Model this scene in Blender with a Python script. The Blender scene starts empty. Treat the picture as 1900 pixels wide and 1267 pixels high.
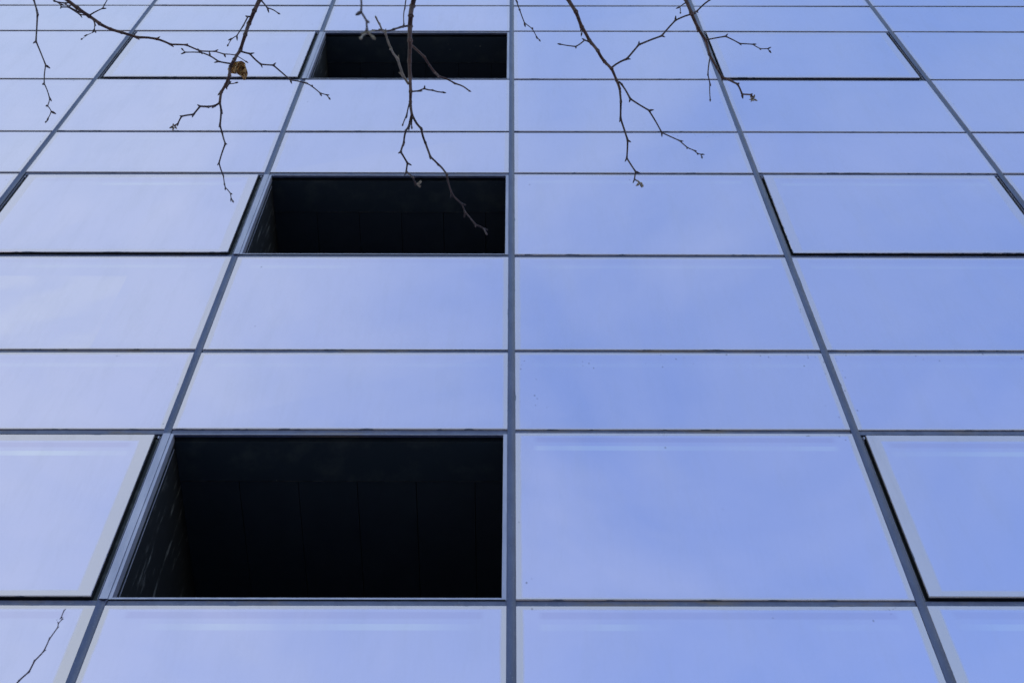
import bpy, bmesh, math, random
from mathutils import Vector, Matrix, noise

random.seed(7)
C = bpy.context.scene.collection
SC = bpy.context.scene

# ------------------------------------------------------------------ camera
PITCH, YAW, ROLL = 1.05731, 0.00146, 0.00011
D = 4.2484                      # camera to glass plane (m)
EYE = 1.6
CAM = Vector((-0.0029, 0.0, EYE))
fw = Vector((math.sin(YAW)*math.cos(PITCH), math.cos(YAW)*math.cos(PITCH), math.sin(PITCH)))
rt0 = Vector((math.cos(YAW), -math.sin(YAW), 0)); up0 = rt0.cross(fw)
rt = rt0*math.cos(ROLL) + up0*math.sin(ROLL); up = up0*math.cos(ROLL) - rt0*math.sin(ROLL)
FPX = 2639.0
cd = bpy.data.cameras.new("camera"); cam = bpy.data.objects.new("camera", cd); C.objects.link(cam)
M = Matrix((rt, up, -fw)).transposed().to_4x4(); M.translation = CAM
cam.matrix_world = M
cd.sensor_width = 36.0; cd.lens = FPX/1900*36.0; cd.clip_start = 0.05; cd.clip_end = 3000
cd.dof.use_dof = True; cd.dof.focus_distance = 4.2; cd.dof.aperture_fstop = 13.0
SC.camera = cam
SC.render.resolution_x, SC.render.resolution_y = 1024, 682

# ------------------------------------------------------------------ light
SUN_EL, SUN_ROT = math.radians(42), math.radians(-20)
w = bpy.data.worlds.new("World"); SC.world = w; w.use_nodes = True
nt = w.node_tree; nt.nodes.clear()
def N(nt, t, **kw):
    n = nt.nodes.new(t)
    for k, v in kw.items(): setattr(n, k, v)
    return n
def L(nt, a, b): nt.links.new(a, b)
def math_n(nt, op, a, b=None, c=None, clamp=False):
    n = N(nt, 'ShaderNodeMath', operation=op); n.use_clamp = clamp
    for i, v in enumerate((a, b, c)):
        if v is None: continue
        if isinstance(v, (int, float)): n.inputs[i].default_value = v
        else: L(nt, v, n.inputs[i])
    return n.outputs[0]
sky = N(nt, 'ShaderNodeTexSky', sky_type='NISHITA'); sky.sun_disc = False
sky.sun_elevation = SUN_EL; sky.sun_rotation = SUN_ROT
sky.air_density = 1.5; sky.dust_density = 0.3; sky.ozone_density = 3.0
tc = N(nt, 'ShaderNodeTexCoord')
sep = N(nt, 'ShaderNodeSeparateXYZ'); L(nt, tc.outputs['Generated'], sep.inputs[0])
mp = N(nt, 'ShaderNodeMapping'); mp.inputs['Scale'].default_value = (1.0, 1.0, 1.6); mp.inputs['Location'].default_value = (0.35, 0.1, 0.2)
L(nt, tc.outputs['Generated'], mp.inputs[0])
n1 = N(nt, 'ShaderNodeTexNoise'); n1.inputs['Scale'].default_value = 4.8; n1.inputs['Detail'].default_value = 7; n1.inputs['Roughness'].default_value = .52
n1.inputs['Distortion'].default_value = .5
L(nt, mp.outputs[0], n1.inputs[0])
# thin cloud veil: thicker towards the left of the photograph (-X), broken by soft noise
a = math_n(nt, 'ADD', math_n(nt, 'MULTIPLY', sep.outputs[0], -1.25), math_n(nt, 'MULTIPLY_ADD', sep.outputs[2], 0.5, -0.435))
b = math_n(nt, 'MULTIPLY_ADD', n1.outputs[0], 0.8, -0.4)
veil = math_n(nt, 'ADD', math_n(nt, 'ADD', a, b), 0.255, clamp=True)
veil = math_n(nt, 'MAXIMUM', veil, math_n(nt, 'MULTIPLY_ADD', n1.outputs[0], 0.5, -0.17))
mx = N(nt, 'ShaderNodeMix', data_type='RGBA')
L(nt, veil, mx.inputs['Factor']); L(nt, sky.outputs[0], mx.inputs['A']); mx.inputs['B'].default_value = (2.36, 2.92, 2.98, 1)
bg = N(nt, 'ShaderNodeBackground'); bg.inputs[1].default_value = 0.15
L(nt, mx.outputs['Result'], bg.inputs[0])
wo = N(nt, 'ShaderNodeOutputWorld'); L(nt, bg.outputs[0], wo.inputs[0])

sd = bpy.data.lights.new("sun", 'SUN'); sd.energy = 3.0; sd.angle = math.radians(0.5); sd.color = (1, .96, .9)
sun = bpy.data.objects.new("sun", sd); C.objects.link(sun)
sv = Vector((math.sin(SUN_ROT)*math.cos(SUN_EL), math.cos(SUN_ROT)*math.cos(SUN_EL), math.sin(SUN_EL)))
sun.rotation_euler = sv.to_track_quat('Z', 'Y').to_euler(); sun.location = sv*60

SC.view_settings.view_transform = 'Standard'; SC.view_settings.look = 'None'
SC.view_settings.exposure = 0.95; SC.view_settings.gamma = 1.0
SC.cycles.max_bounces = 8

# ------------------------------------------------------------------ helpers
def tag(o, label=None, cat=None, group=None, kind=None):
    for k, v in (('label', label), ('category', cat), ('group', group), ('kind', kind)):
        if v: o[k] = v
    return o
def empty(name, loc=(0, 0, 0)):
    o = bpy.data.objects.new(name, None); C.objects.link(o); o.location = loc; o.empty_display_size = .2
    return o
def link(name, me, mats, parent=None):
    o = bpy.data.objects.new(name, me); C.objects.link(o)
    for m in (mats if isinstance(mats, (list, tuple)) else [mats]): me.materials.append(m)
    if parent: o.parent = parent
    return o
def finish(name, bm, mats, parent=None, smooth=False):
    me = bpy.data.meshes.new(name)
    if smooth:
        for f in bm.faces: f.smooth = True
    bmesh.ops.recalc_face_normals(bm, faces=bm.faces)
    bm.to_mesh(me); bm.free()
    return link(name, me, mats, parent)
def box(bm, x0, x1, y0, y1, z0, z1, bev=0.0):
    r = bmesh.ops.create_cube(bm, size=1)
    vs = r['verts']
    for v in vs:
        v.co = Vector((x0 + (v.co.x+.5)*(x1-x0), y0 + (v.co.y+.5)*(y1-y0), z0 + (v.co.z+.5)*(z1-z0)))
    if bev > 0:
        es = list({e for v in vs for e in v.link_edges})
        bmesh.ops.bevel(bm, geom=es, offset=bev, segments=2, profile=.6, affect='EDGES')
    return bm
def mat(name, build):
    m = bpy.data.materials.new(name); m.use_nodes = True
    t = m.node_tree; t.nodes.clear()
    out = N(t, 'ShaderNodeOutputMaterial'); s = build(t); L(t, s, out.inputs[0])
    return m
def principled(t, col=(.5, .5, .5), rough=.5, metal=0.0, spec=.5):
    p = N(t, 'ShaderNodeBsdfPrincipled')
    if isinstance(col, tuple): p.inputs['Base Color'].default_value = (*col, 1)
    else: L(t, col, p.inputs['Base Color'])
    if isinstance(rough, (int, float)): p.inputs['Roughness'].default_value = rough
    else: L(t, rough, p.inputs['Roughness'])
    p.inputs['Metallic'].default_value = metal; p.inputs['Specular IOR Level'].default_value = spec
    return p
def tex(t, scale=5, detail=4, rough=.5, stretch=(1, 1, 1), coord='Object', loc=(0, 0, 0)):
    c = N(t, 'ShaderNodeTexCoord'); m = N(t, 'ShaderNodeMapping'); m.inputs['Scale'].default_value = stretch
    m.inputs['Location'].default_value = loc
    L(t, c.outputs[coord], m.inputs[0])
    n = N(t, 'ShaderNodeTexNoise'); n.inputs['Scale'].default_value = scale; n.inputs['Detail'].default_value = detail
    n.inputs['Roughness'].default_value = rough
    L(t, m.outputs[0], n.inputs[0]); return n.outputs[0]
def remap(t, v, a, b, c=0.0, d=1.0, smooth=True):
    n = N(t, 'ShaderNodeMapRange'); n.clamp = True
    if smooth: n.interpolation_type = 'SMOOTHSTEP'
    L(t, v, n.inputs[0])
    for i, q in enumerate((a, b, c, d)):
        if isinstance(q, (int, float)): n.inputs[i+1].default_value = q
        else: L(t, q, n.inputs[i+1])
    return n.outputs[0]
def mixc(t, f, a, b, blend='MIX'):
    n = N(t, 'ShaderNodeMix', data_type='RGBA', blend_type=blend)
    for s, v in (('Factor', f), ('A', a), ('B', b)):
        if isinstance(v, tuple): n.inputs[s].default_value = (*v, 1)
        elif isinstance(v, (int, float)): n.inputs[s].default_value = v
        else: L(t, v, n.inputs[s])
    return n.outputs['Result']
def mixs(t, f, a, b):
    n = N(t, 'ShaderNodeMixShader')
    if isinstance(f, (int, float)): n.inputs[0].default_value = f
    else: L(t, f, n.inputs[0])
    L(t, a, n.inputs[1]); L(t, b, n.inputs[2]); return n.outputs[0]

# ------------------------------------------------------------------ materials
def glass_build(refl_patch=False):
    def f(t):
        uv = N(t, 'ShaderNodeUVMap', uv_map='from_left_top'); uv2 = N(t, 'ShaderNodeUVMap', uv_map='from_right_bottom')
        s1 = N(t, 'ShaderNodeSeparateXYZ'); L(t, uv.outputs[0], s1.inputs[0])
        s2 = N(t, 'ShaderNodeSeparateXYZ'); L(t, uv2.outputs[0], s2.inputs[0])
        at = N(t, 'ShaderNodeAttribute', attribute_name='band'); sb = N(t, 'ShaderNodeSeparateXYZ'); L(t, at.outputs['Vector'], sb.inputs[0])
        av = N(t, 'ShaderNodeAttribute', attribute_name='vary'); sv_ = N(t, 'ShaderNodeSeparateXYZ'); L(t, av.outputs['Vector'], sv_.inputs[0])
        wob = math_n(t, 'MULTIPLY_ADD', tex(t, 3.2, 4, .6, (1, 1, 1)), .016, -.008)
        side = math_n(t, 'ADD', math_n(t, 'MINIMUM', s1.outputs[0], s2.outputs[0]), wob)
        top = math_n(t, 'ADD', s1.outputs[1], wob); bot = math_n(t, 'ADD', s2.outputs[1], wob)
        def edge(d, wid):
            lo = math_n(t, 'SUBTRACT', wid, .008); hi = math_n(t, 'ADD', wid, .008)
            return remap(t, d, lo, hi, 1.0, 0.0)
        band = math_n(t, 'MAXIMUM', math_n(t, 'MAXIMUM', edge(side, sb.outputs[0]), edge(top, sb.outputs[1])), edge(bot, sb.outputs[2]))
        # painted-in ghost reflection of the frame in the second pane, below each head
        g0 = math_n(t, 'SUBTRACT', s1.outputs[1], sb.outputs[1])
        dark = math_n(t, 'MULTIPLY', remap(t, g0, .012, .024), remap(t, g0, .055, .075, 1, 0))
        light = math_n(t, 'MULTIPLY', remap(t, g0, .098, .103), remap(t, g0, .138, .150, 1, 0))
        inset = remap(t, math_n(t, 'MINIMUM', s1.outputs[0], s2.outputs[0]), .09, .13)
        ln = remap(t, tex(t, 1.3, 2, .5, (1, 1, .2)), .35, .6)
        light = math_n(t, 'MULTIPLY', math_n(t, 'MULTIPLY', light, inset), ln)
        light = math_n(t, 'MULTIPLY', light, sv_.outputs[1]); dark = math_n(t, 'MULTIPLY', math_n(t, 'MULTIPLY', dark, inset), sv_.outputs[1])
        mott = tex(t, 1.6, 4, .5)
        base = mixc(t, remap(t, mott, .3, .7), (.80, .702, .945), (.84, .727, .965))
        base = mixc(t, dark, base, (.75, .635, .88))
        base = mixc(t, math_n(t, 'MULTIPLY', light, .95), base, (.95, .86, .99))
        base = mixc(t, sv_.outputs[0], base, (.80, .715, .92))
        if refl_patch:   # reflection painted as a paler tint in one corner of this pane
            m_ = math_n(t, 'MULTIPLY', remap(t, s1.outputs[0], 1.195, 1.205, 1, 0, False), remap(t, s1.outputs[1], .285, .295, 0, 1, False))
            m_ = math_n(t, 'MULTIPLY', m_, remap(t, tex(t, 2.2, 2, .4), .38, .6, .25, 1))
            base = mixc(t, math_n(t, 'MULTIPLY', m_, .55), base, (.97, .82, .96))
        dust = math_n(t, 'ADD', remap(t, tex(t, 7, 6, .65, (1, 1, .16)), .42, .75, .02, .10), remap(t, bot, 0, .12, .05, 0))
        g = principled(t, base, .012, 1.0)
        bn = N(t, 'ShaderNodeBump'); bn.inputs['Strength'].default_value = .02; bn.inputs['Distance'].default_value = .02
        L(t, tex(t, 1.1, 2, .4), bn.inputs['Height']); L(t, bn.outputs[0], g.inputs['Normal'])
        dd = principled(t, (.46, .47, .50), .8)
        gl = mixs(t, dust, g.outputs[0], dd.outputs[0])
        sc_ = remap(t, tex(t, 9, 5, .7, (1, 1, .08)), .5, .75)
        bc = mixc(t, sc_, (.93, .765, .80), (.86, .70, .72))
        bm_ = principled(t, bc, .10, 1.0)
        bd = principled(t, mixc(t, sc_, (.60, .53, .56), (.48, .42, .42)), .6)
        bb = mixs(t, .36, bm_.outputs[0], bd.outputs[0])
        aa = N(t, 'ShaderNodeAttribute', attribute_name='band_alpha')
        fin = mixs(t, math_n(t, 'MULTIPLY', band, aa.outputs['Fac']), gl, bb)
        # sealant smeared over the cut edges
        dmin = math_n(t, 'MINIMUM', math_n(t, 'MINIMUM', s1.outputs[0], s2.outputs[0]), math_n(t, 'MINIMUM', s1.outputs[1], s2.outputs[1]))
        sw = remap(t, tex(t, 7, 3, .6), .48, .78, -.001, .0075)
        sm = math_n(t, 'MULTIPLY', math_n(t, 'LESS_THAN', dmin, sw), .85)
        fin = mixs(t, sm, fin, principled(t, (.12, .14, .24), .5).outputs[0])
        # dark flecks of old sealant and dirt, thickest under the head joint
        v = N(t, 'ShaderNodeTexVoronoi', feature='F1'); v.inputs['Scale'].default_value = 34; v.inputs['Randomness'].default_value = 1
        cc = N(t, 'ShaderNodeTexCoord'); mm = N(t, 'ShaderNodeMapping'); mm.inputs['Scale'].default_value = (1, 1, .55); mm.inputs['Rotation'].default_value = (0, .5, 0)
        L(t, cc.outputs['Object'], mm.inputs[0]); L(t, mm.outputs[0], v.inputs['Vector'])
        near = math_n(t, 'MULTIPLY', remap(t, math_n(t, 'MINIMUM', s1.outputs[1], side), .02, .30, 1, .0), sv_.outputs[2])
        pick = math_n(t, 'GREATER_THAN', math_n(t, 'ADD', tex(t, 4.0, 3, .7, loc=(3, 0, 8)), math_n(t, 'MULTIPLY', near, .15)), .705)
        fl = math_n(t, 'MULTIPLY', remap(t, math_n(t, 'ADD', v.outputs['Distance'], math_n(t, 'MULTIPLY', tex(t, 60, 3, .7), .25)), .20, .36, 1, 0), pick)
        fl = math_n(t, 'MULTIPLY', fl, .5)
        return mixs(t, fl, fin, principled(t, (.05, .05, .08), .7).outputs[0])
    return f
M_GLASS = mat("mirror_glass", glass_build())
M_GLASS_REFL = mat("mirror_glass_refl", glass_build(True))
def joint_build(stain):
    def f(t):
        c = mixc(t, remap(t, tex(t, 12, 5, .6, (1, 1, .3)), .3, .7), (.068, .080, .180), (.102, .118, .240))
        c = mixc(t, remap(t, tex(t, 90, 2, .7), .6, .75, 0, .5), c, (.30, .32, .40))
        if stain:
            c = mixc(t, remap(t, tex(t, 1.7, 5, .65, (1, 1, 4)), .5, .66, 0, .75), c, (.17, .13, .12))
        p = principled(t, c, .40, 0.0, .55)
        bn = N(t, 'ShaderNodeBump'); bn.inputs['Strength'].default_value = .35; bn.inputs['Distance'].default_value = .003
        L(t, tex(t, 60, 4, .6, (1, 1, .4)), bn.inputs['Height']); L(t, bn.outputs[0], p.inputs['Normal'])
        return p.outputs[0]
    return f
M_JOINT = mat("silicone_joint", joint_build(False))
M_TRANS = mat("stained_joint", joint_build(True))
def alu(t):
    c = mixc(t, remap(t, tex(t, 14, 5, .6, (1, 1, .2)), .3, .7), (.34, .34, .50), (.46, .45, .62))
    p = principled(t, c, .38, .35); return p.outputs[0]
M_ALU = mat("anodised_frame", alu)
M_RUB = mat("black_gasket", lambda t: principled(t, mixc(t, remap(t, tex(t, 22, 4), .5, .8), (.008, .009, .014), (.03, .03, .035)), .6, 0, .3).outputs[0])
M_EDGE = mat("glass_cut_edge", lambda t: principled(t, mixc(t, remap(t, tex(t, 9, 5), .4, .7), (.05, .05, .07), (.15, .13, .13)), .5).outputs[0])
M_DARKMET = mat("dark_channel", lambda t: principled(t, mixc(t, remap(t, tex(t, 16, 5), .45, .75), (.03, .033, .042), (.10, .10, .11)), .5).outputs[0])
def room(t):
    c = mixc(t, remap(t, tex(t, 5, 5, .65), .45, .75), (.028, .038, .058), (.055, .064, .078))
    c = mixc(t, remap(t, tex(t, 38, 1, .5), .80, .83, 0, .8), c, (.35, .34, .32))
    c = mixc(t, remap(t, tex(t, 2.2, 5, .7, (1, 1, 3), loc=(7, 1, 0)), .62, .8, 0, .6), c, (.13, .13, .12))
    return principled(t, c, .75, 0, .2).outputs[0]
M_ROOM = mat("dark_room_paint", room)
M_CEIL = mat("black_ceiling_board", lambda t: principled(t, mixc(t, tex(t, 4, 5, .6), (.024, .031, .050), (.045, .053, .072)), .8, 0, .1).outputs[0])
def sidewall(t):
    st = remap(t, tex(t, 3.2, 6, .75, (1, 7, .7), loc=(0, 3, 1)), .55, .70)
    c = mixc(t, st, (.014, .015, .022), (.22, .22, .25))
    v = remap(t, tex(t, 42, 2, .8, (1, 1, .05)), .70, .76, 0, .6)
    c = mixc(t, v, c, (.22, .23, .25))
    return principled(t, c, .6, 0, .3).outputs[0]
M_SIDE = mat("scuffed_side_wall", sidewall)
M_CONC = mat("roof_concrete", lambda t: principled(t, mixc(t, tex(t, 3, 6), (.2, .2, .2), (.32, .31, .3)), .85).outputs[0])
M_PAVE = mat("paving", lambda t: principled(t, mixc(t, tex(t, 6, 6, .6), (.30, .29, .28), (.42, .41, .39)), .85).outputs[0])
M_ASPH = mat("asphalt", lambda t: principled(t, mixc(t, tex(t, 30, 6, .6), (.035, .035, .037), (.07, .07, .07)), .9).outputs[0])
def bark(c0, c1):
    def f(t):
        c = mixc(t, remap(t, tex(t, 55, 5, .65), .3, .7), c0, c1)
        c = mixc(t, remap(t, tex(t, 420, 2, .6), .64, .72, 0, .8), c, (.34, .29, .25))
        p = principled(t, c, .6, 0, .35)
        bn = N(t, 'ShaderNodeBump'); bn.inputs['Strength'].default_value = .6; bn.inputs['Distance'].default_value = .0015
        L(t, tex(t, 260, 4, .6), bn.inputs['Height']); L(t, bn.outputs[0], p.inputs['Normal'])
        return p.outputs[0]
    return f
M_BARK = mat("reddish_bark", bark((.045, .018, .024), (.105, .045, .042)))
M_TWIG = mat("dark_twig_bark", bark((.034, .018, .030), (.078, .042, .050)))
M_PALE = mat("pale_weathered_bark", bark((.17, .13, .11), (.27, .21, .17)))
M_BUD = mat("pale_bud", bark((.20, .14, .12), (.38, .30, .25)))
def leafm(t):
    c = mixc(t, remap(t, tex(t, 95, 5, .7), .42, .58), (.34, .16, .07), (.95, .74, .42))
    c = mixc(t, remap(t, tex(t, 160, 3, .7, loc=(4, 4, 4)), .55, .68), c, (.09, .05, .03))
    p = principled(t, c, .7)
    tr = N(t, 'ShaderNodeBsdfTranslucent'); L(t, c, tr.inputs[0])
    return mixs(t, .68, p.outputs[0], tr.outputs[0])
M_LEAF = mat("dry_leaf_tissue", leafm)

# ------------------------------------------------------------------ ground
bm = bmesh.new(); box(bm, -400, 400, -400, 400, -.3, -.12); g = finish("road", bm, M_ASPH); tag(g, kind='structure')
bm = bmesh.new(); box(bm, -60, 60, -5.5, D+.1, -.119, 0, .01); g = finish("pavement", bm, M_PAVE); tag(g, kind='structure')

# ------------------------------------------------------------------ the building
W = 1.88
WH, BH, AH = 1.43818, .87976, 1.30585
R0 = 5.09681 + EYE
rows = [R0]
for i in range(14): rows.append(rows[-1] + [WH, BH, AH][i % 3])
low = [R0]
for i in range(5): low.append(low[-1] - [AH, BH, WH][i % 3])
TOP = rows[-1]; BOT = low[-1]
J = .020                        # half joint
B = empty("glass_office_building", (0, D, 0))
tag(B, "tall office facade of mirrored blue glass panels with three black open windows", "building")

def pane_mesh(x0, x1, z0, z1, yf, yb, band, vary, tilt=.0028, alpha=1.0):
    """slab whose front face carries the distances to its edges in metres"""
    me = bpy.data.meshes.new("pane")
    c = [random.uniform(-tilt, tilt) for _ in range(4)]
    e = .0025
    V = [(x0, yf+.0045, z0), (x1, yf+.0045, z0), (x1, yf+.0045, z1), (x0, yf+.0045, z1),
         (x0+e, yf+c[0], z0+e), (x1-e, yf+c[1], z0+e), (x1-e, yf+c[2], z1-e), (x0+e, yf+c[3], z1-e),
         (x0, yb, z0), (x1, yb, z0), (x1, yb, z1), (x0, yb, z1)]
    Fc = [(4, 5, 6, 7), (0, 1, 5, 4), (1, 2, 6, 5), (2, 3, 7, 6), (3, 0, 4, 7),
          (8, 9, 1, 0), (9, 10, 2, 1), (10, 11, 3, 2), (11, 8, 0, 3), (11, 10, 9, 8)]
    me.from_pydata(V, [], Fc)
    u1 = me.uv_layers.new(name='from_left_top'); u2 = me.uv_layers.new(name='from_right_bottom')
    for lp in me.loops:
        v = V[lp.vertex_index]
        u1.data[lp.index].uv = (v[0]-x0, z1-v[2]); u2.data[lp.index].uv = (x1-v[0], v[2]-z0)
    for nm, val in (('band', band), ('vary', vary)):
        at = me.attributes.new(nm, 'FLOAT_VECTOR', 'POINT')
        for d in at.data: d.vector = val
    at = me.attributes.new('band_alpha', 'FLOAT', 'POINT')
    for d in at.data: d.value = alpha
    for p in me.polygons[5:]: p.material_index = 1
    return me

def merge_panes(name, cells):
    V, Fc, U1, U2, MI = [], [], [], [], []
    for (x0, x1, z0, z1) in cells:
        o = len(V)
        V += [(x0, 0, z0), (x1, 0, z0), (x1, 0, z1), (x0, 0, z1), (x0, .03, z0), (x1, .03, z0), (x1, .03, z1), (x0, .03, z1)]
        for f in ((0, 1, 2, 3), (4, 5, 1, 0), (5, 6, 2, 1), (6, 7, 3, 2), (7, 4, 0, 3), (7, 6, 5, 4)):
            Fc.append(tuple(o+i for i in f)); MI.append(0 if f == (0, 1, 2, 3) else 1)
            for i in f:
                v = V[o+i]; U1.append((v[0]-x0, z1-v[2])); U2.append((x1-v[0], v[2]-z0))
    me = bpy.data.meshes.new(name); me.from_pydata(V, [], Fc)
    u1 = me.uv_layers.new(name='from_left_top'); u2 = me.uv_layers.new(name='from_right_bottom')
    for i in range(len(U1)): u1.data[i].uv = U1[i]; u2.data[i].uv = U2[i]
    for nm, val in (('band', (.03, .02, .012)), ('vary', (0, .5, .3))):
        at = me.attributes.new(nm, 'FLOAT_VECTOR', 'POINT')
        for d in at.data: d.vector = val
    at = me.attributes.new('band_alpha', 'FLOAT', 'POINT')
    for d in at.data: d.value = .6
    for p, m in zip(me.polygons, MI): p.material_index = m
    return me

KMIN, KMAX = -6, 6
def cell(k, z0, z1): return (k*W+J, (k+1)*W-J, z0+J, z1-J)
VIEW_K = range(-3, 3)
rest = []
allrows = [(rows[i], rows[i+1], i) for i in range(14)] + [(low[i+1], low[i], -1-i) for i in range(5)]
for z0, z1, i in allrows:
    for k in range(KMIN, KMAX):
        x0, x1, a0, a1 = cell(k, z0, z1)
        win = i in (0, 3, 6)
        if win and k == -1: continue                       # open holes
        if win and k in (-2, 1): continue                  # projecting sashes
        seen = k in VIEW_K and -1 <= i <= 8
        if seen and k == -3 and i <= 0: seen = i == 0 and False
        if seen and k == 2 and i <= 2: seen = False
        if not seen:
            rest.append((x0, x1, a0, a1)); continue
        low_row = i <= 0
        bs = random.uniform(.026, .036)
        if i == -1 and k in (-2, 1): bs = .055
        if i == 2: bs += .006
        m = M_GLASS_REFL if (k == -2 and i == 2) else M_GLASS
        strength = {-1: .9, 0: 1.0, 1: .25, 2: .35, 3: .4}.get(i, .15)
        me = pane_mesh(x0, x1, a0, a1, 0, .03, (bs, .026 if i <= 3 else .012, .012), (random.uniform(0, .35), strength, 1.25 if i == 1 and k >= 0 else random.uniform(.2, 1)), alpha={-1: 1, 0: .9, 1: .8, 2: .7, 3: .6, 4: .5}.get(i, .4))
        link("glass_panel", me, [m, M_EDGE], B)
link("outer_glass", merge_panes("outer_glass", rest), [M_GLASS, M_RUB], B)["kind"] = "stuff"

# vertical joints: shallow concave sealant strips
def mullion(k, z0, z1):
    bm = bmesh.new(); prof = []
    for j in range(7):
        t = j/6*2-1
        prof.append((t*(J+.0015), .0045 + .0085*(1-t*t) - (0.0 if abs(t) < 1 else .003)))
    ns = 60; prev = None
    for s in range(ns+1):
        z = z0 + (z1-z0)*s/ns
        ring = []
        for (x, y) in prof:
            wv = noise.noise(Vector((k*9.1 + (x > 0)*3, z*3.1, 0)))*.0022 if abs(x) > J*.9 else 0
            ring.append(bm.verts.new((k*W + x + wv, y, z)))
        if prev:
            for a_, b_ in zip(range(6), range(1, 7)): bm.faces.new((prev[a_], prev[b_], ring[b_], ring[a_]))
        prev = ring
    return bm
for k in range(-2, 3): finish("mullion", mullion(k, BOT, TOP), M_JOINT, B, True)
bm = bmesh.new()
for k in list(range(KMIN, -2)) + list(range(3, KMAX+1)): box(bm, k*W-J-.001, k*W+J+.001, .008, .028, BOT, TOP)
finish("outer_mullions", bm, M_JOINT, B)["kind"] = "stuff"
for n_, z in enumerate(rows[:-1] + low[1:]):
    bm = bmesh.new()
    for k in range(KMIN, KMAX):
        box(bm, k*W+J+.0017, (k+1)*W-J-.0017, .0082, .027, z-J-.001, z+J+.001)
    finish("transom", bm, M_TRANS, B)

# solid body behind the glass, leaving the three rooms open
bm = bmesh.new()
box(bm, KMIN*W, -W-.05, .034, 14, 0, TOP+.6)
box(bm, .05, KMAX*W, .034, 14, 0, TOP+.6)
zc = 0
for i in (0, 3, 6):
    box(bm, -W-.05, .05, .034, 14, zc, rows[i]-.10); zc = rows[i+1]+.22
box(bm, -W-.05, .05, .034, 14, zc, TOP+.6)
for i in (0, 3, 6): box(bm, -W-.05, .05, 3.4, 14, rows[i]-.10, rows[i+1]+.22)
finish("core", bm, M_ROOM, B)
bm = bmesh.new(); box(bm, KMIN*W-.1, KMAX*W+.1, -.06, 14.2, TOP+.6, TOP+.9, .02)
finish("roof", bm, M_CONC, B)
bm = bmesh.new(); box(bm, KMIN*W-.1, KMAX*W+.1, -.03, .033, 0, BOT-.03, .008); finish("plinth", bm, M_CONC, B)

# projecting sashes
SI = .043
def sash(k, i):
    x0, x1, z0, z1 = k*W, (k+1)*W, rows[i], rows[i+1]
    bm = bmesh.new()                                       # fixed frame lying dark in the gap round the sash
    a_ = J+.0015
    box(bm, x0+a_, x0+.034, .020, .060, z0+a_, z1-a_); box(bm, x1-.034, x1-a_, .020, .060, z0+a_, z1-a_)
    box(bm, x0+.034, x1-.034, .031, .033, z0+.034, z1-.036)
    box(bm, x0+.034, x1-.034, .020, .060, z0+a_, z0+.034); box(bm, x0+.034, x1-.034, .020, .060, z1-.036, z1-a_)
    o = finish("window", bm, M_DARKMET, B)
    # slim ribs of the channel beside the sash
    for (p, q) in ((.0225, .0245), (.0275, .029)):
        for (q0, q1) in ((x0+p, x0+q), (x1-q, x1-p)):
            bm = bmesh.new(); box(bm, q0, q1, .010, .0195, z0+.03, z1-.04); finish("channel_rib", bm, M_ALU, o)
    sx0, sx1, sz0, sz1 = x0+(.068 if k == -2 else SI), x1-(.055 if k == -2 else .068), z0+.029, z1-.057
    bm = bmesh.new()                                       # gasket frame carrying the pane
    t_ = .030
    for (q0, q1, r0, r1) in ((sx0+.001, sx0+t_, sz0+.001, sz1-.001), (sx1-t_, sx1-.001, sz0+.001, sz1-.001),
                             (sx0+t_, sx1-t_, sz0+.001, sz0+t_), (sx0+t_, sx1-t_, sz1-t_, sz1-.001)):
        box(bm, q0, q1, -.004, .030, r0, r1)
    finish("gasket", bm, M_RUB, o)
    me = pane_mesh(sx0, sx1, sz0, sz1, -.012, -.0045, (.070, .060, .040), (random.uniform(0, .3), {0: 1, 3: .45}.get(i, .2), .4), .0028, {0: .85, 3: .5}.get(i, .4))
    link("pane", me, [M_GLASS, M_RUB], o)
    # small metal stay in the upper corner of the gap
    for s, xx in ((1, x0+.0375), (-1, x1-.0375)):
        bm = bmesh.new(); box(bm, xx-.0035, xx+.0035, .002, .019, z1-.070, z1-.048, .001)
        finish("corner_clip", bm, M_ALU, o)
for i in (0, 3, 6):
    for k in (-2, 1): sash(k, i)

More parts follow.
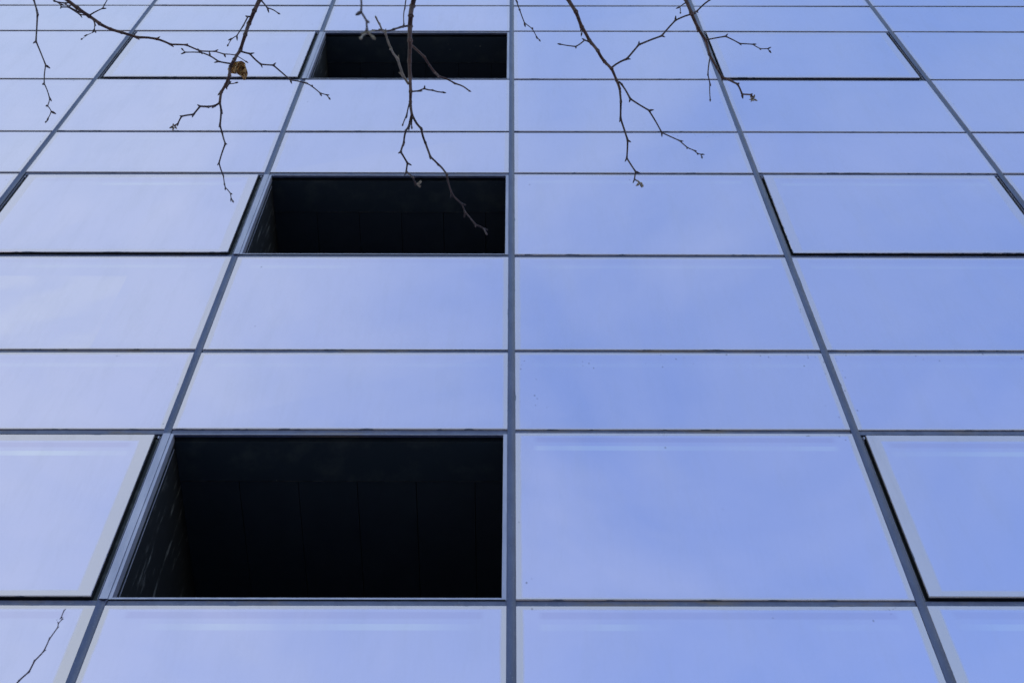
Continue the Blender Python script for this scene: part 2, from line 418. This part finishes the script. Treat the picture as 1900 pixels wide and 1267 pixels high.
# open holes with dark rooms behind
def hole(i):
    z0, z1 = rows[i], rows[i+1]; x0, x1 = -W, 0.0
    bm = bmesh.new(); a_ = J+.0016
    box(bm, x0+a_, x0+.039, .004, .052, z0+a_, z1-a_, .0015)
    box(bm, x1-.044, x1-a_, .004, .052, z0+a_, z1-a_, .0015)
    box(bm, x0+.0392, x1-.0442, .005, .052, z0+J+.006, z0+.040, .0012)
    box(bm, x0+.0392, x1-.0442, .0065, .012, z1-.026, z1-a_, .001)
    o = finish("open_window", bm, M_ALU, B); o["label"] = "window hole with its pane gone, dark room inside"
    bm = bmesh.new()
    box(bm, x0+.024, x1-.026, .0032, .02, z0+J+.0002, z0+J+.0058)
    finish("sill_gap", bm, M_RUB, o)
    bm = bmesh.new(); box(bm, x0+.027, x0+.037, .0525, 3.4, z0-.09, z1+.2)
    finish("side_wall", bm, M_SIDE, o)
    bm = bmesh.new(); box(bm, x1-.040, x1-.030, .0525, 3.4, z0-.09, z1+.2); finish("side_wall", bm, M_ROOM, o)
    bm = bmesh.new(); box(bm, x0-.0185, x0+J+.0012, .0005, .0035, z0+.026, z1-.022, .0012); finish("mullion_sheen_strip", bm, M_ALU, o)  # pale strip added for the gloss and light on this mullion
    bm = bmesh.new()                                       # thin edge trim on the reveal, catching the light
    box(bm, x0+.0375, x0+.0405, .080, .0825, z0+.02, z1-.06); finish("reveal_trim", bm, M_ALU, o)
    bm = bmesh.new(); box(bm, x0+.0375, x1-.0405, .0525, .31, z1-.030, z1+.2); finish("lintel", bm, M_ROOM, o)
    bm = bmesh.new(); box(bm, x0+.0375, x1-.0405, .3103, .3135, z1-.0325, z1-.0245); finish('lintel_lip', bm, M_DARKMET, o)
    bm = bmesh.new()
    bx_ = x0+.0375
    while bx_ < x1-.05:
        e = min(bx_+.325, x1-.0405)
        box(bm, bx_, e, .3140, 3.4, z1-.024, z1+.1, .0015); bx_ = e+.0035
    finish("ceiling_board", bm, M_CEIL, o)
    bm = bmesh.new(); box(bm, x0+.0375, x1-.0405, .0525, 3.4, z0-.09, z0+.01); finish("floor", bm, M_ROOM, o)
for i in (0, 3, 6): hole(i)

# ------------------------------------------------------------------ bare tree
def P(px, py, s, mirror=False):
    """point at distance s along the sight line through photo pixel (px, py)"""
    d = (fw*FPX + rt*(px-950) - up*(py-633.5)).normalized()
    p = CAM + d*s
    if mirror: p.y = 2*D - p.y
    return p
def tube(bm, pts, rads, sides=8, bump=.12):
    prev = None; n = len(pts); ref = Vector((.3, .5, .8)).normalized()
    for i in range(n):
        t = (pts[min(i+1, n-1)] - pts[max(i-1, 0)]).normalized()
        u = t.cross(ref).normalized() if i == 0 else (u - t*u.dot(t)).normalized()
        v = t.cross(u)
        ring = []
        for j in range(sides):
            a_ = 2*math.pi*j/sides
            r = rads[i]*(1 + bump*noise.noise(pts[i]*70 + Vector((j*1.7, 0, 0))))
            ring.append(bm.verts.new(pts[i] + (u*math.cos(a_) + v*math.sin(a_))*r))
        if prev:
            for j in range(sides): bm.faces.new((prev[j], prev[(j+1) % sides], ring[(j+1) % sides], ring[j]))
        else: bm.faces.new(ring[::-1])
        prev = ring
    bm.faces.new(prev)
def resample(pts, rads, nodes=True):
    """gentle sag between nodes and a swelling at each node"""
    o, r = [], []
    for i in range(len(pts)-1):
        a_, b_ = pts[i], pts[i+1]; ln = (b_-a_).length
        side = Vector((noise.noise(a_*11), noise.noise(a_*11+Vector((5, 0, 0))), noise.noise(a_*11+Vector((0, 5, 0)))))*ln*.07
        for j, f in enumerate((0, .12, .3, .55, .8, .93)):
            q = a_.lerp(b_, f) + side*math.sin(math.pi*f)
            rr = rads[i]*(1-f) + rads[i+1]*f
            if nodes: rr *= 1 + .38*max(0, 1-min(f, 1-f)/.13)*(0 if (i == 0 and f < .5) else 1)
            o.append(q); r.append(rr)
    o.append(pts[-1]); r.append(rads[-1]*.8)
    return o, r
def bud(bm, base, dirv, size, fat=.42):
    d = dirv.normalized()
    pts = [base, base+d*size*.3, base+d*size*.6, base+d*size*.9, base+d*size]
    tube(bm, pts, [size*fat*.6, size*fat*.9, size*fat*.7, size*fat*.4, size*.04], 6, .15)

def px2rad(wpx, s): return .92*wpx/2*s/FPX
def branch(zoom, pts, s0, s1, w0, w1, buds=True, mirror=False):
    (sc, ox, oy) = zoom
    n = len(pts)
    cum = [0]
    for a_, b_ in zip(pts, pts[1:]): cum.append(cum[-1]+math.hypot(b_[0]-a_[0], b_[1]-a_[1]))
    P3, R3 = [], []
    for (x, y), c in zip(pts, cum):
        f = c/cum[-1]; s = s0+(s1-s0)*f
        P3.append(P(ox+x/sc, oy+y/sc, s + .012*math.sin(c*.05), mirror)); R3.append(px2rad(w0+(w1-w0)*f, s))
    return P3, R3
def add_twig(bm, P3, R3, buds=True, tip=True, bsz=1.0):
    o, r = resample(P3, R3); tube(bm, o, r)
    if buds:
        for i in range(1, len(P3)-1):
            t = (P3[i]-P3[i-1]).normalized(); t2 = (P3[i+1]-P3[i]).normalized()
            side = (t - t2)                     # the bud sits on the outside of the bend
            if side.length < .05: side = rt*random.choice((-1, 1))
            d = (t*.9 + side.normalized()*.75).normalized()
            bud(bm, P3[i]+d*R3[i]*.3, d, bsz*random.uniform(.0075, .011), .24)
    if tip: 
        d = (P3[-1]-P3[-2]).normalized(); bud(bm, P3[-1]-d*.001, d, .009, .26)

Z1 = (2.923, 0, 0); Z2 = (2.64, 560, 0); Z3 = (3.168, 920, 0); Z4 = (3.167, 1300, 0); Z9 = (7.31, 0, 1100)
TREE = empty("bare_tree", (.6, -3.0, 0))
tag(TREE, "leafless tree whose thin budded branches hang across the top of the facade", "tree")
TREE_INV = Vector((.6, -3.0, 0))
def fin_tree(name, bm, m, parent=TREE):
    bmesh.ops.translate(bm, verts=bm.verts, vec=-TREE_INV)
    return finish(name, bm, m, parent, True)
# limbs above and behind the camera
crotch = Vector((.6, -3.0, 2.9))
bm = bmesh.new()
tp = [Vector((.62, -3.0, -.05)), Vector((.6, -2.98, .4)), Vector((.58, -3.02, 1.4)), Vector((.6, -3.0, 2.3)), crotch, Vector((.5, -2.8, 3.5)), Vector((.3, -2.6, 4.3))]
tube(bm, tp, [.17, .13, .115, .108, .10, .075, .055], 18, .10)
fin_tree("trunk", bm, M_BARK)
bm = bmesh.new()     # leader: its top twig is what the lowest left pane mirrors
c9 = [(240, 1225), (265, 1195), (400, 1075), (480, 920), (610, 785), (685, 620), (795, 470), (805, 415), (850, 365), (885, 275), (910, 245)]
T9, R9 = branch(Z9, c9, 10.75, 10.95, 3.3, 1.6, mirror=True)
dn = (T9[0]-T9[1]).normalized()
lead = [Vector((.3, -2.6, 4.3)), Vector((-.4, -2.0, 5.6)), Vector((-1.5, -.9, 6.9)), Vector((-2.5, .3, 7.9)), T9[0]+dn*.55+Vector((.1, -.15, -.05)), T9[0]+dn*.2, T9[0]]
tube(bm, lead, [.05, .042, .03, .02, .013, .009, R9[0]], 10)
lo = fin_tree("limb", bm, M_BARK)
bm = bmesh.new(); add_twig(bm, T9, R9, True, True, 1.6); fin_tree("twig", bm, M_TWIG, lo)

def main(zoom, pts, s0, s1, w0, w1, limb, m=M_BARK, sub=(), tipbuds=False, up_len=.22):
    P3, R3 = branch(zoom, pts, s0, s1, w0, w1)
    d = (P3[0]-P3[1]).normalized()
    e1 = P3[0]+d*up_len; e2 = e1.lerp(limb, .45)+Vector((0, 0, .10))
    lead = [limb, e2, e1]
    bm = bmesh.new()
    pp = lead + P3; rr = [max(R3[0]*2.2, .006), R3[0]*1.6, R3[0]*1.15] + R3
    o, r = resample(pp[2:], rr[2:]); tube(bm, pp[:2] + o, rr[:2] + r, 10)
    for i in range(1, len(P3)-1):
        t = (P3[i]-P3[i-1]).normalized(); t2 = (P3[i+1]-P3[i]).normalized(); sd_ = t-t2
        if sd_.length < .05: sd_ = rt*random.choice((-1, 1))
        dd = (t*.8+sd_.normalized()*.8).normalized(); bud(bm, P3[i]+dd*R3[i]*.5, dd, random.uniform(.008, .011), .27)
    if tipbuds is not True: bud(bm, P3[-1], P3[-1]-P3[-2], .008, .26)
    o = fin_tree("branch", bm, m)
    if tipbuds: cluster(P3[-1], o)
    for sb in sub:
        z, q, a0, a1, v0, v1, mm = sb[:7]
        S3, SR = branch(z, q, a0, a1, v0, v1)
        bm = bmesh.new(); add_twig(bm, S3, SR, True, not (len(sb) > 7)); fin_tree("twig", bm, mm, o)
        if len(sb) > 7: cluster(S3[-1], o)
    return o
def cluster(p, parent):
    bm = bmesh.new()
    for q in range(9):
        d = Vector((random.uniform(-1, 1), random.uniform(-1, 1), random.uniform(-1, .6))).normalized()
        bud(bm, p + d*.002 + Vector((0, 0, -.002)), d, random.uniform(.005, .010), .30)
    fin_tree("bud_cluster", bm, M_BUD, parent)

La = Vector((-.55, -.5, 5.55)); Lb = Vector((.0, -.55, 5.6)); Lc = Vector((.55, -.45, 5.5))
for Lq, mid in ((La, Vector((.0, -1.8, 4.6))), (Lb, Vector((.35, -1.9, 4.5))), (Lc, Vector((.75, -1.8, 4.3)))):
    bm = bmesh.new(); tube(bm, [Vector((.58, -2.96, 3.0)), mid, Lq.lerp(mid, .4)+Vector((0, 0, .15)), Lq, Lq+Vector((0, .12, .02))], [.06, .035, .024, .016, .008], 10)
    fin_tree("limb", bm, M_BARK)

main(Z1, [(183, 0), (200, 60), (203, 85), (195, 225), (248, 355), (240, 455), (268, 530), (258, 575), (278, 605), (262, 640), (250, 660)],
     3.35, 3.1, 3.4, 1.6, La, M_TWIG)
main(Z1, [(350, -12), (420, 45), (485, 90), (540, 130), (600, 160), (660, 178), (745, 205), (850, 213), (925, 243), (1010, 245), (1085, 278), (1165, 280), (1215, 295), (1275, 300), (1330, 333)],
     3.4, 3.3, 7.2, 1.5, La, M_BARK, sub=[
     (Z1, [(275, -8), (325, 22), (332, 40), (370, 40), (435, 82), (480, 86)], 3.45, 3.395, 2.4, 2.6, M_TWIG),
     (Z1, [(290, 8), (348, 18), (372, 38), (425, 66), (470, 82)], 3.43, 3.4, 2.6, 2.4, M_TWIG),
     (Z1, [(492, 80), (555, 48), (565, 30), (584, -4)], 3.39, 3.34, 2.8, 1.6, M_TWIG),
     (Z1, [(505, 104), (514, 130), (512, 160), (517, 172)], 3.39, 3.37, 2.8, 1.6, M_TWIG),
     (Z1, [(515, 172), (475, 190), (445, 212)], 3.37, 3.34, 1.3, .9, M_TWIG)])
o3 = main(Z1, [(1412, -6), (1380, 60), (1350, 130), (1330, 190), (1305, 270), (1270, 325), (1250, 362), (1245, 410), (1225, 460), (1200, 500), (1192, 560)],
     3.2, 3.1, 8.0, 5.0, La.lerp(Lb, .6), M_BARK, tipbuds=None, sub=[
     (Z1, [(1192, 555), (1200, 600), (1193, 680), (1205, 720), (1222, 780), (1188, 885), (1210, 950), (1218, 1000), (1222, 1018), (1250, 1050), (1253, 1075), (1262, 1090)], 3.1, 3.02, 4.2, 1.8, M_TWIG),
     (Z1, [(1192, 558), (1165, 575), (1130, 580), (1085, 578), (1050, 622), (985, 632), (965, 672), (945, 684)], 3.1, 3.04, 4.4, 2.8, M_TWIG, 1),
     (Z1, [(1305, 280), (1355, 293), (1415, 350), (1482, 355), (1575, 435), (1650, 450), (1690, 468), (1735, 505), (1770, 515), (1785, 533)], 3.15, 3.05, 3.6, 2.0, M_TWIG),
     (Z1, [(1362, 92), (1345, 92), (1320, 140), (1285, 195), (1260, 210), (1237, 245)], 3.17, 3.12, 3.0, 1.6, M_TWIG),
     (Z1, [(1414, 2), (1450, 45), (1508, 73)], 3.2, 3.16, 3.2, 2.0, M_TWIG),
     (Z1, [(1255, 347), (1185, 335), (1140, 305), (1085, 285), (1005, 285), (992, 272)], 3.12, 3.16, 3.4, 2.0, M_TWIG),
     (Z1, [(1232, 468), (1245, 455), (1280, 450)], 3.1, 3.08, 2.2, 2.0, M_TWIG),
     (Z1, [(1243, 412), (1244, 440), (1236, 462)], 3.1, 3.09, 2.4, 2.4, M_TWIG)])
main(Z2, [(549, -6), (542, 30), (534, 80), (530, 130), (530, 200), (527, 300), (531, 380), (534, 450), (532, 500), (541, 570)],
     3.15, 3.0, 10.0, 5.2, Lb, M_BARK, tipbuds=None, sub=[
     (Z2, [(538, 560), (525, 620), (510, 640), (500, 700), (485, 745), (518, 800), (512, 840), (545, 870), (555, 895), (568, 905)], 3.0, 2.93, 4.6, 3.2, M_TWIG, 1),
     (Z2, [(541, 565), (585, 630), (605, 700), (630, 770), (670, 808), (710, 855), (735, 950), (785, 1000), (800, 1040), (850, 1100), (890, 1120), (903, 1143)], 3.0, 2.9, 4.6, 3.0, M_TWIG),
     (Z2, [(540, 225), (600, 280), (650, 355), (670, 375), (750, 410), (818, 445)], 3.1, 3.02, 5.2, 2.6, M_BARK),
     (Z2, [(538, 450), (570, 447), (600, 435), (640, 443), (690, 453)], 3.03, 2.98, 3.4, 2.4, M_TWIG),
     (Z2, [(522, 412), (495, 370), (470, 290), (437, 240), (410, 165), (393, 150), (380, 118), (365, 90)], 3.04, 2.85, 5.4, 3.4, M_PALE),
     (Z2, [(523, 128), (495, 132), (450, 145), (393, 148), (350, 150)], 3.1, 2.95, 4.4, 3.4, M_TWIG),
     (Z2, [(511, -4), (505, 40), (500, 118)], 3.14, 3.08, 2.6, 2.0, M_TWIG),
     (Z2, [(527, 508), (515, 560), (495, 610)], 3.02, 2.97, 3.2, 2.2, M_TWIG),
     (Z2, [(541, 575), (538, 598), (539, 622)], 3.0, 2.98, 2.8, 2.4, M_TWIG)])
main(Z2, [(289, -10), (290, 60), (318, 105), (319, 140), (325, 158)], 1.85, 1.8, 4.2, 3.8, La.lerp(Lb, .8), M_TWIG,
     sub=[(Z2, [(355, 150), (325, 160), (290, 187)], 1.83, 1.76, 3.6, 3.2, M_PALE), (Z2, [(325, 158), (345, 180)], 1.8, 1.78, 3.6, 3.0, M_PALE)], up_len=.12)
main(Z3, [(108, -14), (120, 5), (140, 60), (168, 135), (213, 170), (238, 215), (253, 233)], 3.3, 3.2, 2.6, 1.5, Lb.lerp(Lc, .3), M_TWIG)
main(Z3, [(423, -6), (470, 70), (505, 160), (550, 240), (600, 300), (640, 365), (680, 405), (710, 475), (730, 530)],
     3.2, 3.1, 7.6, 5.0, Lc, M_BARK, tipbuds=None, sub=[
     (Z3, [(728, 522), (735, 600), (733, 700), (775, 825), (770, 930), (822, 1010), (815, 1055), (848, 1076)], 3.1, 3.0, 4.4, 2.8, M_TWIG, 1),
     (Z3, [(722, 482), (738, 495), (790, 582), (900, 650), (975, 780), (1080, 828), (1125, 868), (1165, 885), (1185, 902), (1205, 908), (1210, 922)], 3.1, 2.98, 3.8, 2.0, M_TWIG),
     (Z3, [(676, 402), (770, 348), (840, 265), (975, 212), (1055, 122), (1150, 85), (1180, 70), (1266, -4)], 3.12, 3.3, 4.0, 3.0, M_TWIG),
     (Z3, [(547, 247), (522, 237), (470, 275), (382, 262)], 3.15, 3.1, 2.8, 2.2, M_TWIG),
     (Z3, [(510, 165), (505, 195)], 3.16, 3.15, 2.4, 1.6, M_TWIG)])
main(Z3, [(1113, -6), (1150, 80), (1190, 170), (1235, 240), (1255, 320), (1300, 400), (1330, 455), (1370, 470), (1420, 495), (1447, 555), (1500, 558), (1512, 580)],
     3.25, 3.1, 7.2, 3.0, Lc+Vector((.06, .08, 0)), M_BARK, tipbuds=True, sub=[
     (Z3, [(1236, 236), (1350, 215), (1435, 258), (1510, 262), (1555, 288), (1598, 288), (1608, 300)], 3.2, 3.12, 3.0, 1.8, M_TWIG),
     (Z3, [(1260, 338), (1247, 440), (1258, 490), (1260, 585)], 3.18, 3.1, 2.8, 1.8, M_TWIG),
     (Z3, [(1116, 18), (1082, 42), (1085, 75)], 3.24, 3.2, 2.6, 1.4, M_TWIG)])

# ------------------------------------------------------------------ crumpled dead leaf
S = 3.16; k_ = S/FPX
def LP(x, y, z): return P(405 + x/15.84, 90 + y/15.84, S + z)
bm = bmesh.new(); nx, ny = 26, 22; grid = []
ol = [(430, 400, 690, 370), (360, 470, 790, 430), (300, 560, 800, 520), (270, 610, 830, 600), (300, 680, 850, 660), (360, 740, 870, 740), (560, 760, 860, 800), (700, 840, 830, 850), (740, 940, 790, 930)]
for j in range(ny):
    v = j/(ny-1)*(len(ol)-1); a_ = int(min(v, len(ol)-2)); f = v-a_
    xl, yl, xr, yr = [ol[a_][q]*(1-f)+ol[a_+1][q]*f for q in range(4)]
    row = []
    for i in range(nx):
        u = i/(nx-1)
        x = xl+(xr-xl)*u; y = yl+(yr-yl)*u
        nz = noise.fractal(Vector((x*.011, y*.011, 1.3)), 1, 2, 4)
        jag = 14*noise.noise(Vector((u*9, v*3, 4)))*(1 if i in (0, nx-1) or j in (0, ny-1) else .5)
        row.append(bm.verts.new(LP(x+jag, y+jag*.8, -.014*math.sin(u*3.1)*math.cos(v*.35) + .026*nz + .006*math.sin(u*22+v*2))))
    grid.append(row)
for j in range(ny-1):
    for i in range(nx-1):
        if (i, j) in ((7, 13), (8, 13), (19, 17)): continue
        bm.faces.new((grid[j][i], grid[j][i+1], grid[j+1][i+1], grid[j+1][i]))
bmesh.ops.solidify(bm, geom=bm.faces[:], thickness=.0004)
lf = finish("dead_leaf", bm, M_LEAF, None, False)
tag(lf, "crumpled yellow brown dead leaf caught on a thin branch", "leaf")
